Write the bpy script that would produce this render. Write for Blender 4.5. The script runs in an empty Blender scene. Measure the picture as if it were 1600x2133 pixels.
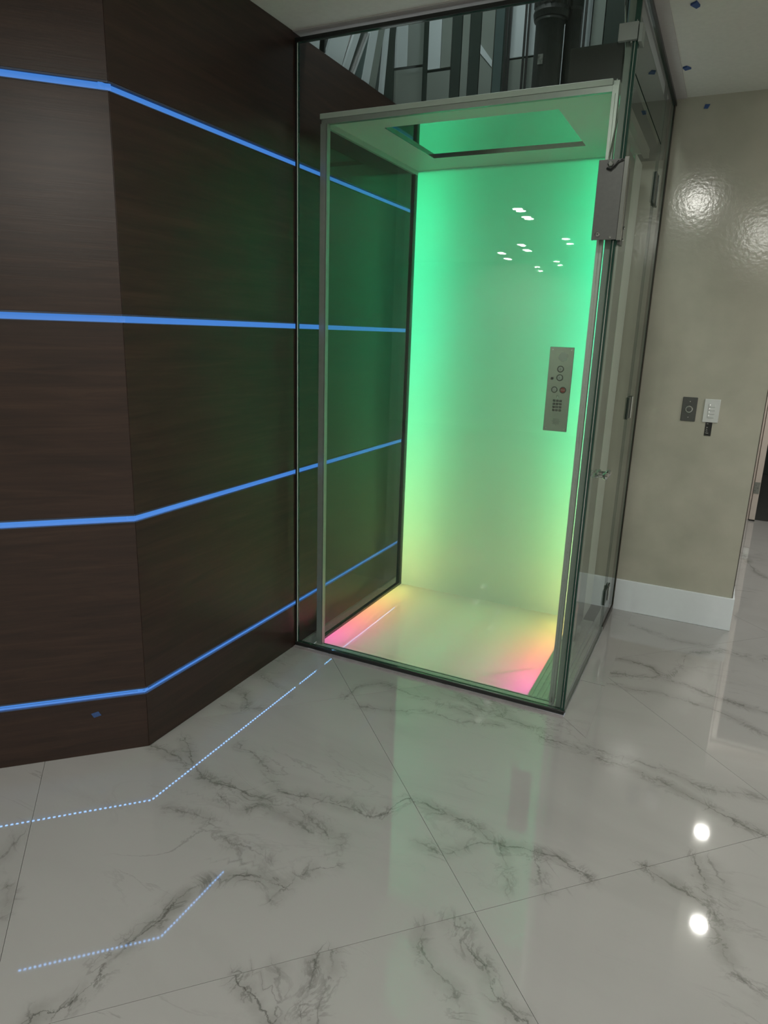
import bpy, bmesh, math, random
from mathutils import Vector, Matrix

# ------------------------------------------------------------------ camera, world, lights
SC = bpy.context.scene
COL = SC.collection
cam_data = bpy.data.cameras.new('camera')
cam_data.sensor_fit = 'HORIZONTAL'; cam_data.sensor_width = 36.0
cam_data.lens = 1427.36 / 1600 * 36.0
cam_data.clip_start = 0.05; cam_data.clip_end = 60
cam = bpy.data.objects.new('camera', cam_data); COL.objects.link(cam)
CR = Matrix(((0.895864, -0.140714, 0.421458), (0.443161, 0.214266, -0.870459), (0.032182, 0.966586, 0.254313)))
# columns: right, up, back
cam.matrix_world = Matrix.Translation((1.6571, -2.5176, 1.45)) @ CR.to_4x4()
SC.camera = cam
SC.view_settings.view_transform = 'Standard'
SC.view_settings.look = 'None'
SC.view_settings.gamma = 1.0
SC.view_settings.use_curve_mapping = False
SC.view_settings.exposure = 0.0
SC.cycles.use_denoising = True
SC.cycles.max_bounces = 14; SC.cycles.transparent_max_bounces = 32
SC.cycles.glossy_bounces = 8; SC.cycles.diffuse_bounces = 5; SC.cycles.transmission_bounces = 12
SC.cycles.caustics_reflective = False; SC.cycles.caustics_refractive = False
SC.cycles.sample_clamp_indirect = 4.0

world = bpy.data.worlds.new('world'); SC.world = world; world.use_nodes = True
world.node_tree.nodes['Background'].inputs[0].default_value = (0.75, 0.8, 0.85, 1)
world.node_tree.nodes['Background'].inputs[1].default_value = 0.3

CEIL = 2.54
LAMP_W = 11.0            # watts of one recessed downlight
UPPER_W = 26.0          # lamp added out of view above the shaft to light its panes
DOWNLIGHTS = [(-0.2, -3.82), (-0.24, -4.25), (-0.83, -6.2), (-0.9, -6.73), (-1.32, -6.98), (-1.44, -7.68),
              (1.75, -3.1), (1.88, -3.65), (1.25, -1.3), (2.9, -5.2), (3.0, -5.8), (2.9, -0.8), (3.0, 0.45),  # last pair on this line is added to brighten the right side
              (2.0, 3.1), (2.02, 2.06), (3.2, -3.4), (-3.5, -2.6), (-2.7, -6.2)]

def area(name, loc, power, size, color=(1, 1, 1), size_y=None, rot=(0, 0, 0)):
    l = bpy.data.lights.new(name, 'AREA'); l.energy = power; l.color = color
    l.shape = 'DISK' if size_y is None else 'RECTANGLE'; l.size = size
    if size_y: l.size_y = size_y
    o = bpy.data.objects.new(name, l); o.location = loc; o.rotation_euler = rot; COL.objects.link(o)
    return o
for x, y in DOWNLIGHTS:
    area('downlight_lamp', (x, y, CEIL - 0.012), LAMP_W, 0.085, (1.0, 0.985, 0.91))
area('upper_shaft_fill', (0.55, 0.35, 4.25), UPPER_W, 0.5, (0.95, 0.98, 1.0))

# ------------------------------------------------------------------ materials
def nodes_of(m):
    m.use_nodes = True
    return m.node_tree.nodes, m.node_tree.links, m.node_tree.nodes['Principled BSDF']

def mat(name, color, rough=0.5, metal=0.0, noise=0.0, scale=30.0, bump=0.0, coat=0.0, ior=1.5, stretch=(1, 1, 1)):
    """plain material with a little procedural tone variation and relief"""
    m = bpy.data.materials.new(name); N, L, P = nodes_of(m)
    P.inputs['Roughness'].default_value = rough; P.inputs['Metallic'].default_value = metal
    P.inputs['IOR'].default_value = ior; P.inputs['Coat Weight'].default_value = coat
    P.inputs['Coat Roughness'].default_value = 0.03
    tc = N.new('ShaderNodeTexCoord'); mp = N.new('ShaderNodeMapping'); mp.inputs['Scale'].default_value = stretch
    nz = N.new('ShaderNodeTexNoise'); nz.inputs['Scale'].default_value = scale; nz.inputs['Detail'].default_value = 4
    L.new(tc.outputs['Object'], mp.inputs[0]); L.new(mp.outputs[0], nz.inputs['Vector'])
    r = N.new('ShaderNodeValToRGB'); c = Vector(color)
    r.color_ramp.elements[0].position = 0.3; r.color_ramp.elements[1].position = 0.7
    r.color_ramp.elements[0].color = (*[max(0, k * (1 - noise)) for k in c], 1)
    r.color_ramp.elements[1].color = (*[min(1, k * (1 + noise)) for k in c], 1)
    L.new(nz.outputs[0], r.inputs[0]); L.new(r.outputs[0], P.inputs['Base Color'])
    if bump:
        b = N.new('ShaderNodeBump'); b.inputs['Strength'].default_value = bump; b.inputs['Distance'].default_value = 0.002
        L.new(nz.outputs[0], b.inputs['Height']); L.new(b.outputs[0], P.inputs['Normal'])
    return m

def math_node(N, L, op, a, b=None, c=None, clamp=False):
    n = N.new('ShaderNodeMath'); n.operation = op; n.use_clamp = clamp
    for i, v in enumerate((a, b, c)):
        if v is None: continue
        if isinstance(v, (int, float)): n.inputs[i].default_value = v
        else: L.new(v, n.inputs[i])
    return n.outputs[0]

def mix_rgb(N, L, fac, a, b, mode='MIX'):
    n = N.new('ShaderNodeMix'); n.data_type = 'RGBA'; n.blend_type = mode
    for i, v in ((0, fac), (6, a), (7, b)):
        if isinstance(v, (int, float)): n.inputs[i].default_value = v
        elif isinstance(v, tuple): n.inputs[i].default_value = (*v, 1)
        else: L.new(v, n.inputs[i])
    return n.outputs[2]

def glass(name, tint, ior=1.5, haze=0.0):
    m = bpy.data.materials.new(name); N, L, P = nodes_of(m); N.remove(P)
    out = N['Material Output']
    fr = N.new('ShaderNodeFresnel'); fr.inputs[0].default_value = ior
    geo = N.new('ShaderNodeNewGeometry')
    inv = math_node(N, L, 'SUBTRACT', 1.0, geo.outputs['Backfacing'])
    # reflect at the outer side of each face only (thin sheet, no bending)
    f = math_node(N, L, 'MULTIPLY', fr.outputs[0], inv)
    tr = N.new('ShaderNodeBsdfTransparent'); tr.inputs[0].default_value = (*tint, 1)
    gl = N.new('ShaderNodeBsdfGlossy'); gl.inputs['Roughness'].default_value = 0.0
    mx = N.new('ShaderNodeMixShader'); L.new(f, mx.inputs[0]); L.new(tr.outputs[0], mx.inputs[1]); L.new(gl.outputs[0], mx.inputs[2])
    L.new(mx.outputs[0], out.inputs[0])
    return m

def emit(name, color, strength, base=0.6):
    m = bpy.data.materials.new(name); N, L, P = nodes_of(m)
    P.inputs['Base Color'].default_value = (base, base, base, 1)
    P.inputs['Emission Color'].default_value = (*color, 1); P.inputs['Emission Strength'].default_value = strength
    return m

def gradient_led(name, stops, axis, lo, hi, strength):
    """addressable LED tape: its colour changes along its length (object coordinate on one axis)"""
    m = bpy.data.materials.new(name); N, L, P = nodes_of(m)
    tc = N.new('ShaderNodeTexCoord'); sp = N.new('ShaderNodeSeparateXYZ'); L.new(tc.outputs['Object'], sp.inputs[0])
    mr = N.new('ShaderNodeMapRange'); mr.inputs[1].default_value = lo; mr.inputs[2].default_value = hi
    L.new(sp.outputs[axis], mr.inputs[0])
    r = N.new('ShaderNodeValToRGB'); L.new(mr.outputs[0], r.inputs[0])
    e = r.color_ramp.elements
    e[0].position, e[0].color = stops[0][0], (*stops[0][1], 1)
    e[1].position, e[1].color = stops[-1][0], (*stops[-1][1], 1)
    for p, c in stops[1:-1]:
        k = e.new(p); k.color = (*c, 1)
    P.inputs['Base Color'].default_value = (0.7, 0.7, 0.7, 1)
    L.new(r.outputs[0], P.inputs['Emission Color']); P.inputs['Emission Strength'].default_value = strength
    return m

def make_marble():
    m = bpy.data.materials.new('polished_marble_tile'); N, L, P = nodes_of(m)
    tc = N.new('ShaderNodeTexCoord'); oi = N.new('ShaderNodeObjectInfo')
    rnd = math_node(N, L, 'MULTIPLY', oi.outputs['Random'], 40.0)
    cb = N.new('ShaderNodeCombineXYZ'); L.new(rnd, cb.inputs[2]); L.new(rnd, cb.inputs[0])
    add = N.new('ShaderNodeVectorMath'); add.operation = 'ADD'
    L.new(tc.outputs['Object'], add.inputs[0]); L.new(cb.outputs[0], add.inputs[1])
    vec = add.outputs[0]
    def noise(scale, detail=5, dist=0.0, v=vec, rough=0.55):
        n = N.new('ShaderNodeTexNoise'); n.inputs['Scale'].default_value = scale; n.inputs['Detail'].default_value = detail
        n.inputs['Distortion'].default_value = dist; n.inputs['Roughness'].default_value = rough
        L.new(v, n.inputs['Vector']); return n.outputs[0]
    def smooth(v, a, b, to0=0.0, to1=1.0):
        r = N.new('ShaderNodeMapRange'); r.interpolation_type = 'SMOOTHSTEP'
        for i, k in ((1, a), (2, b), (3, to0), (4, to1)): r.inputs[i].default_value = k
        L.new(v, r.inputs[0]); return r.outputs[0]
    # streaky, stretched coordinates for the background veining
    mp = N.new('ShaderNodeMapping'); mp.inputs['Rotation'].default_value = (0, 0, 0.25); mp.inputs['Scale'].default_value = (0.75, 2.0, 1)
    L.new(vec, mp.inputs[0])
    cloud = smooth(noise(1.6, 6, 0.6, mp.outputs[0]), 0.46, 0.74)
    ridge_src = noise(2.2, 8, 1.1, mp.outputs[0], 0.6)
    ridge = math_node(N, L, 'ABSOLUTE', math_node(N, L, 'SUBTRACT', ridge_src, 0.5))
    fine = smooth(ridge, 0.0, 0.018, 1.0, 0.0)
    mask = smooth(noise(1.1, 2), 0.52, 0.68)
    att_i = N.new('ShaderNodeAttribute'); att_i.attribute_name = 'vein_strength'
    att_d = N.new('ShaderNodeAttribute'); att_d.attribute_name = 'vein_offset'
    si = N.new('ShaderNodeSeparateXYZ'); L.new(att_i.outputs['Vector'], si.inputs[0])
    sd = N.new('ShaderNodeSeparateXYZ'); L.new(att_d.outputs['Vector'], sd.inputs[0])
    warp = math_node(N, L, 'MULTIPLY', math_node(N, L, 'SUBTRACT', noise(9, 6, 0.4, rough=0.68), 0.5), 0.085)
    wid = smooth(noise(14, 3), 0.35, 0.7, 0.0012, 0.0075)
    brk = smooth(noise(10, 4), 0.36, 0.58, 0.15, 1.0)
    veins = None; halo = None
    for k in range(3):
        d = math_node(N, L, 'ABSOLUTE', math_node(N, L, 'ADD', sd.outputs[k], warp))
        core = math_node(N, L, 'SUBTRACT', 1.0, math_node(N, L, 'DIVIDE', d, wid), clamp=True)
        core = math_node(N, L, 'MULTIPLY', math_node(N, L, 'MULTIPLY', core, si.outputs[k]), brk)
        hl = math_node(N, L, 'MULTIPLY', smooth(d, 0.0, 0.05, 1.0, 0.0), si.outputs[k])
        veins = core if veins is None else math_node(N, L, 'MAXIMUM', veins, core)
        halo = hl if halo is None else math_node(N, L, 'MAXIMUM', halo, hl)
    col = mix_rgb(N, L, math_node(N, L, 'MULTIPLY', cloud, 0.28), (0.395, 0.39, 0.385), (0.29, 0.29, 0.28))
    fac = math_node(N, L, 'MULTIPLY', math_node(N, L, 'MULTIPLY', fine, mask), 0.38)
    col = mix_rgb(N, L, fac, col, (0.15, 0.15, 0.14))
    # many hairlines gathered round each strong vein
    hair = smooth(math_node(N, L, 'ABSOLUTE', math_node(N, L, 'SUBTRACT', noise(7.5, 8, 0.8, rough=0.62), 0.5)), 0.0, 0.03, 1.0, 0.0)
    hf = math_node(N, L, 'MULTIPLY', math_node(N, L, 'MULTIPLY', hair, halo), 0.6)
    col = mix_rgb(N, L, math_node(N, L, 'MULTIPLY', math_node(N, L, 'MULTIPLY', halo, smooth(noise(8, 5), 0.3, 0.62)), 0.6), col, (0.21, 0.21, 0.195))
    col = mix_rgb(N, L, hf, col, (0.12, 0.12, 0.11))
    col = mix_rgb(N, L, math_node(N, L, 'MULTIPLY', veins, 0.8), col, (0.075, 0.075, 0.068))
    L.new(col, P.inputs['Base Color'])
    P.inputs['Roughness'].default_value = 0.036; P.inputs['IOR'].default_value = 1.70
    wav = N.new('ShaderNodeBump'); wav.inputs['Strength'].default_value = 0.02; wav.inputs['Distance'].default_value = 0.01
    L.new(noise(3.0, 1), wav.inputs['Height']); L.new(wav.outputs[0], P.inputs['Normal'])
    return m

def make_wood():
    m = bpy.data.materials.new('dark_walnut_veneer'); N, L, P = nodes_of(m)
    tc = N.new('ShaderNodeTexCoord'); oi = N.new('ShaderNodeObjectInfo')
    rnd = math_node(N, L, 'MULTIPLY', oi.outputs['Random'], 20.0)
    cb = N.new('ShaderNodeCombineXYZ'); L.new(rnd, cb.inputs[0]); L.new(rnd, cb.inputs[2])
    add = N.new('ShaderNodeVectorMath'); add.operation = 'ADD'
    L.new(tc.outputs['Object'], add.inputs[0]); L.new(cb.outputs[0], add.inputs[1])
    mp = N.new('ShaderNodeMapping'); mp.inputs['Scale'].default_value = (1.6, 1.6, 26.0); L.new(add.outputs[0], mp.inputs[0])
    n1 = N.new('ShaderNodeTexNoise'); n1.inputs['Scale'].default_value = 1.4; n1.inputs['Detail'].default_value = 8
    n1.inputs['Roughness'].default_value = 0.65; n1.inputs['Distortion'].default_value = 0.8; L.new(mp.outputs[0], n1.inputs['Vector'])
    mp2 = N.new('ShaderNodeMapping'); mp2.inputs['Scale'].default_value = (5, 5, 220.0); L.new(add.outputs[0], mp2.inputs[0])
    n2 = N.new('ShaderNodeTexNoise'); n2.inputs['Scale'].default_value = 1.0; n2.inputs['Detail'].default_value = 3; L.new(mp2.outputs[0], n2.inputs['Vector'])
    r = N.new('ShaderNodeValToRGB'); L.new(n1.outputs[0], r.inputs[0])
    e = r.color_ramp.elements
    e[0].position, e[0].color = 0.3, (0.020, 0.0105, 0.0075, 1)
    e[1].position, e[1].color = 0.75, (0.060, 0.032, 0.021, 1)
    k = e.new(0.52); k.color = (0.037, 0.0185, 0.0125, 1)
    pores = math_node(N, L, 'MULTIPLY', n2.outputs[0], 0.45)
    col = mix_rgb(N, L, pores, r.outputs[0], (0.012, 0.008, 0.006))
    L.new(col, P.inputs['Base Color'])
    P.inputs['Roughness'].default_value = 0.32; P.inputs['IOR'].default_value = 1.52
    b = N.new('ShaderNodeBump'); b.inputs['Strength'].default_value = 0.12; b.inputs['Distance'].default_value = 0.001
    L.new(n2.outputs[0], b.inputs['Height']); L.new(b.outputs[0], P.inputs['Normal'])
    return m

def make_plaster():
    m = bpy.data.materials.new('taupe_metallic_plaster'); N, L, P = nodes_of(m)
    tc = N.new('ShaderNodeTexCoord')
    n1 = N.new('ShaderNodeTexNoise'); n1.inputs['Scale'].default_value = 5; n1.inputs['Detail'].default_value = 7; L.new(tc.outputs['Object'], n1.inputs['Vector'])
    n2 = N.new('ShaderNodeTexNoise'); n2.inputs['Scale'].default_value = 55; n2.inputs['Detail'].default_value = 3; L.new(tc.outputs['Object'], n2.inputs['Vector'])
    r = N.new('ShaderNodeValToRGB'); L.new(n1.outputs[0], r.inputs[0])
    r.color_ramp.elements[0].position = 0.3; r.color_ramp.elements[0].color = (0.40, 0.40, 0.33, 1)
    r.color_ramp.elements[1].position = 0.75; r.color_ramp.elements[1].color = (0.50, 0.49, 0.41, 1)
    L.new(r.outputs[0], P.inputs['Base Color'])
    P.inputs['Roughness'].default_value = 0.14; P.inputs['IOR'].default_value = 1.6
    b = N.new('ShaderNodeBump'); b.inputs['Strength'].default_value = 0.4; b.inputs['Distance'].default_value = 0.001
    L.new(n2.outputs[0], b.inputs['Height']); L.new(b.outputs[0], P.inputs['Normal'])
    return m

def make_opal(name, trans):
    """glossy opal acrylic: scatters room light on its face and lets the light behind it through"""
    m = bpy.data.materials.new(name); N, L, P = nodes_of(m)
    P.inputs['Base Color'].default_value = (0.76, 0.80, 0.75, 1); P.inputs['Roughness'].default_value = 0.012
    t = N.new('ShaderNodeBsdfTranslucent'); t.inputs[0].default_value = (0.85, 0.88, 0.85, 1)
    gl = N.new('ShaderNodeBsdfGlossy'); gl.inputs['Roughness'].default_value = 0.012
    fr = N.new('ShaderNodeFresnel'); fr.inputs[0].default_value = 1.5
    m1 = N.new('ShaderNodeMixShader'); m1.inputs[0].default_value = trans
    L.new(P.outputs[0], m1.inputs[1])
    m2 = N.new('ShaderNodeMixShader'); L.new(fr.outputs[0], m2.inputs[0]); L.new(t.outputs[0], m2.inputs[1]); L.new(gl.outputs[0], m2.inputs[2])
    L.new(m2.outputs[0], m1.inputs[2]); L.new(m1.outputs[0], N['Material Output'].inputs[0])
    return m

M = {
    'marble': make_marble(), 'wood': make_wood(), 'plaster': make_plaster(),
    'grout': mat('grey_grout', (0.27, 0.27, 0.26), 0.8, noise=.1),
    'clamp_grey': mat('grey_painted_clamp', (0.20, 0.235, 0.215), 0.45, noise=.03),
    'sill_stone': mat('pale_lavender_sill_stone', (0.36, 0.335, 0.345), 0.12, noise=.15, scale=14),
    'ceiling': mat('matt_ceiling_paint', (0.66, 0.68, 0.63), 0.85, noise=.03, scale=60, bump=.25),
    'ceiling_trim': mat('matt_ceiling_trim_paint', (0.50, 0.49, 0.48), 0.8, noise=.03, scale=60, bump=.2),
    'white_wall': mat('off_white_wall_paint', (0.62, 0.60, 0.56), 0.7, noise=.03),
    'white_trim': mat('white_gloss_trim_paint', (0.78, 0.84, 0.88), 0.3, noise=.01),
    'door_white': mat('warm_white_door_paint', (0.62, 0.55, 0.50), 0.35, noise=.02),
    'steel': mat('brushed_stainless_steel', (0.36, 0.38, 0.36), 0.16, 0.9, noise=.06, scale=60, stretch=(1, 1, 30)),
    'polished': mat('polished_stainless_steel', (0.62, 0.66, 0.64), 0.03, 1.0, noise=.02, scale=8),
    'satin': mat('satin_anodised_aluminium', (0.42, 0.44, 0.43), 0.38, 0.6, noise=.04, scale=40),
    'alu_green': mat('ribbed_aluminium_sill_metal', (0.52, 0.54, 0.52), 0.42, 0.5, noise=.08, scale=50),
    'gunmetal': mat('gunmetal_cover_plate', (0.085, 0.09, 0.085), 0.42, 0.2, noise=.05, scale=80, bump=.05),
    'dark_green': mat('dark_green_grey_metal', (0.035, 0.05, 0.042), 0.3, 0.4, noise=.1),
    'black': mat('black_rubber_and_anodised_metal', (0.012, 0.014, 0.013), 0.35, noise=.1),
    'bronze': mat('dark_bronze_channel', (0.055, 0.045, 0.036), 0.35, 0.5, noise=.1),
    'motor': mat('black_cast_motor_housing', (0.022, 0.03, 0.026), 0.5, 0.2, noise=.2, scale=60, bump=.2),
    'cab_white': mat('glossy_white_back_painted_glass', (0.70, 0.73, 0.70), 0.06, coat=0.3, noise=.01),
    'cab_ceiling': mat('satin_white_cab_ceiling', (0.86, 0.88, 0.86), 0.45, noise=.01),
    'rail_white': mat('pale_painted_cab_trim', (0.50, 0.54, 0.51), 0.45, noise=.02),
    'glass': glass('clear_green_tinted_glass', (0.94, 0.975, 0.95)),
    'cab_glass': glass('clear_cab_glass', (0.95, 0.98, 0.955)),
    'glass_edge': mat('dark_green_glass_edge', (0.010, 0.045, 0.032), 0.08, noise=.1),
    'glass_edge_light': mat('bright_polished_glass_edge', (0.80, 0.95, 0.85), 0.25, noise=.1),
    'pane_light': mat('pale_blue_grey_reflection_pane', (0.40, 0.46, 0.47), 0.25, noise=.08, scale=4),
    'pane_mid': mat('grey_green_reflection_pane', (0.16, 0.19, 0.17), 0.2, noise=.12, scale=4),
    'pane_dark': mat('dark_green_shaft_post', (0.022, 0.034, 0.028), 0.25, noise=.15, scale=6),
    'pane_teal': mat('teal_reflection_pane', (0.05, 0.078, 0.075), 0.2, noise=.12, scale=6),
    'tape': mat('blue_painters_tape', (0.035, 0.085, 0.24), 0.7, noise=.08, scale=200),
    'red': mat('red_push_button', (0.38, 0.03, 0.025), 0.3, noise=.05),
    'white_plastic': mat('white_keypad_plastic', (0.66, 0.69, 0.68), 0.35, noise=.01),
    'ink': mat('black_print', (0.02, 0.02, 0.02), 0.6),
    'light_ink': mat('pale_print', (0.55, 0.55, 0.52), 0.6),
    'label': mat('grey_rating_label', (0.22, 0.24, 0.22), 0.6, noise=.5, scale=90),
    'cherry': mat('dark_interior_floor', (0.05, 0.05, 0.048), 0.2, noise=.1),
    'opal_cab': make_opal('opal_white_diffusing_panel', 0.55), 'clear_film': glass('clear_panel_rear', (0.98, 0.98, 0.98), 1.0001),
    'reflector': mat('white_reflector_lining', (0.80, 0.82, 0.80), 0.8, noise=.01),
    'lamp': emit('downlight_lens', (1.0, 0.95, 0.88), 6.0),
    'led_blue': emit('blue_groove_glow', (0.062, 0.25, 0.76), 0.82, 0.08), 'channel': mat('dark_blue_grey_channel_lining', (0.05, 0.07, 0.12), 0.5, noise=.1),
    'led_dot': emit('blue_white_led_chip', (0.22, 0.48, 1.0), 13.0),
    'status': emit('keypad_status_light', (1.0, 0.97, 0.9), 2.0),
}
GREEN_STOPS = [(0.0, (0.95, 0.66, 0.24)), (0.05, (0.74, 0.74, 0.28)), (0.16, (0.45, 0.80, 0.32)), (0.40, (0.15, 0.85, 0.40)),
               (0.65, (0.045, 0.85, 0.46)), (0.85, (0.035, 0.85, 0.42)), (1.0, (0.05, 0.85, 0.36))]
PINK_STOPS = [(0.0, (1.0, 0.035, 0.62)), (0.15, (1.0, 0.05, 0.32)), (0.38, (1.0, 0.13, 0.12)), (0.62, (1.0, 0.36, 0.13)),
              (0.82, (0.95, 0.70, 0.16)), (1.0, (0.80, 0.80, 0.22))]
M['led_up'] = gradient_led('corner_led_tape', GREEN_STOPS, 2, 0.0, 2.24, 47)
M['led_floor'] = gradient_led('floor_led_tape', PINK_STOPS, 1, 0.08, 0.97, 34)

M['led_fill'] = gradient_led('floor_centre_fill', [(0, (0.30, 0.80, 0.48)), (1, (0.42, 0.80, 0.40))], 1, 0.08, 0.97, 5.5)
# ------------------------------------------------------------------ mesh helpers
class MB:
    """collects shapes in world metres; build() links them as ONE mesh object"""
    def __init__(s): s.bm = bmesh.new()
    def box(s, x0, x1, y0, y1, z0, z1, mi=0):
        vs = [s.bm.verts.new(p) for p in ((x0, y0, z0), (x1, y0, z0), (x1, y1, z0), (x0, y1, z0), (x0, y0, z1), (x1, y0, z1), (x1, y1, z1), (x0, y1, z1))]
        for f in ((3, 2, 1, 0), (4, 5, 6, 7), (0, 1, 5, 4), (1, 2, 6, 5), (2, 3, 7, 6), (3, 0, 4, 7)):
            s.bm.faces.new([vs[i] for i in f]).material_index = mi
        return s
    def prism(s, pts, z0, z1, mi=0, axis='z'):
        def P(a, b, c): return {'z': (a, b, c), 'y': (a, c, b), 'x': (c, a, b)}[axis]
        lo = [s.bm.verts.new(P(a, b, z0)) for a, b in pts]; hi = [s.bm.verts.new(P(a, b, z1)) for a, b in pts]
        n = len(pts)
        fs = [s.bm.faces.new(lo[::-1]), s.bm.faces.new(hi)]
        for i in range(n): fs.append(s.bm.faces.new((lo[i], lo[(i + 1) % n], hi[(i + 1) % n], hi[i])))
        for f in fs: f.material_index = mi
        bmesh.ops.recalc_face_normals(s.bm, faces=fs)
        return s
    def lathe(s, c, prof, axis='z', n=28, mi=0):
        """prof: (radius, height) rows round an axis through c"""
        rings = []
        for r, h in prof:
            ring = []
            for i in range(n):
                a = 2 * math.pi * i / n; u, v = r * math.cos(a), r * math.sin(a)
                p = {'z': (c[0] + u, c[1] + v, c[2] + h), 'y': (c[0] + u, c[1] + h, c[2] + v), 'x': (c[0] + h, c[1] + u, c[2] + v)}[axis]
                ring.append(s.bm.verts.new(p))
            rings.append(ring)
        fs = []
        for a, b in zip(rings, rings[1:]):
            for i in range(n): fs.append(s.bm.faces.new((a[i], a[(i + 1) % n], b[(i + 1) % n], b[i])))
        fs.append(s.bm.faces.new(rings[0][::-1])); fs.append(s.bm.faces.new(rings[-1]))
        for f in fs: f.material_index = mi; f.smooth = False
        bmesh.ops.recalc_face_normals(s.bm, faces=fs)
        return s
    def tube(s, pts, r, n=8, mi=0):
        rings = []
        pts = [Vector(p) for p in pts]
        for i, p in enumerate(pts):
            d = (pts[min(i + 1, len(pts) - 1)] - pts[max(i - 1, 0)]).normalized()
            a = d.orthogonal().normalized() if abs(d.z) < .9 else Vector((1, 0, 0)).cross(d).normalized()
            b = d.cross(a).normalized()
            rings.append([s.bm.verts.new(p + r * (a * math.cos(2 * math.pi * k / n) + b * math.sin(2 * math.pi * k / n))) for k in range(n)])
        for a, b in zip(rings, rings[1:]):
            for i in range(n):
                f = s.bm.faces.new((a[i], a[(i + 1) % n], b[(i + 1) % n], b[i])); f.smooth = True; f.material_index = mi
        s.bm.faces.new(rings[0][::-1]); s.bm.faces.new(rings[-1])
        return s
    def text(s, string, size, origin, right, up, depth=0.0004, mi=0):
        """small raised lettering centred on origin"""
        cu = bpy.data.curves.new('lettering', 'FONT'); cu.body = string; cu.size = size; cu.align_x = 'CENTER'; cu.align_y = 'CENTER'
        cu.resolution_u = 2
        ob = bpy.data.objects.new('lettering', cu); COL.objects.link(ob)
        bpy.context.view_layer.update()
        me = ob.evaluated_get(bpy.context.evaluated_depsgraph_get()).to_mesh()
        R_, U_ = Vector(right), Vector(up); Nn = R_.cross(U_)
        vs = [s.bm.verts.new(Vector(origin) + R_ * v.co.x + U_ * v.co.y + Nn * depth) for v in me.vertices]
        for p in me.polygons:
            try: s.bm.faces.new([vs[i] for i in p.vertices]).material_index = mi
            except ValueError: pass
        ob.to_mesh_clear(); bpy.data.objects.remove(ob); bpy.data.curves.remove(cu)
        return s
    def build(s, name, mats, parent=None, bevel=0.0, origin=None):
        """origin: world point of the object's origin (parts default to their parent's)"""
        me = bpy.data.meshes.new(name)
        o = bpy.data.objects.new(name, me); COL.objects.link(o)
        base = Vector(parent['base']) if parent is not None else Vector((0, 0, 0))
        org = Vector(origin) if origin is not None else base
        bmesh.ops.translate(s.bm, verts=s.bm.verts[:], vec=-org)
        if bevel:
            es = [e for e in s.bm.edges if len(e.link_faces) == 2 and e.calc_face_angle(0) > 0.6]
            bmesh.ops.bevel(s.bm, geom=es, offset=bevel, segments=1, affect='EDGES')
        s.bm.to_mesh(me); s.bm.free()
        for m in (mats if isinstance(mats, (list, tuple)) else [mats]): me.materials.append(M[m])
        if parent is not None: o.parent = parent
        o.location = org - base; o['base'] = list(org)
        return o

def box(name, m, x0, x1, y0, y1, z0, z1, parent=None, bevel=0.0, origin=None):
    return MB().box(x0, x1, y0, y1, z0, z1).build(name, m, parent, bevel, origin)

def empty(name, loc):
    o = bpy.data.objects.new(name, None); o.location = loc; o.empty_display_size = 0.05; COL.objects.link(o)
    o['base'] = list(loc); return o

def tag(o, label, cat, group=None):
    o['label'] = label; o['category'] = cat
    if group: o['group'] = group
    return o

def struct(o, label=None):
    o['kind'] = 'structure'
    if label: o['label'] = label
    return o

def put(o, x, y, z, parent):
    b = Vector(parent['base']); o.location = Vector((x, y, z)) - b; o['base'] = [x, y, z]

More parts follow.
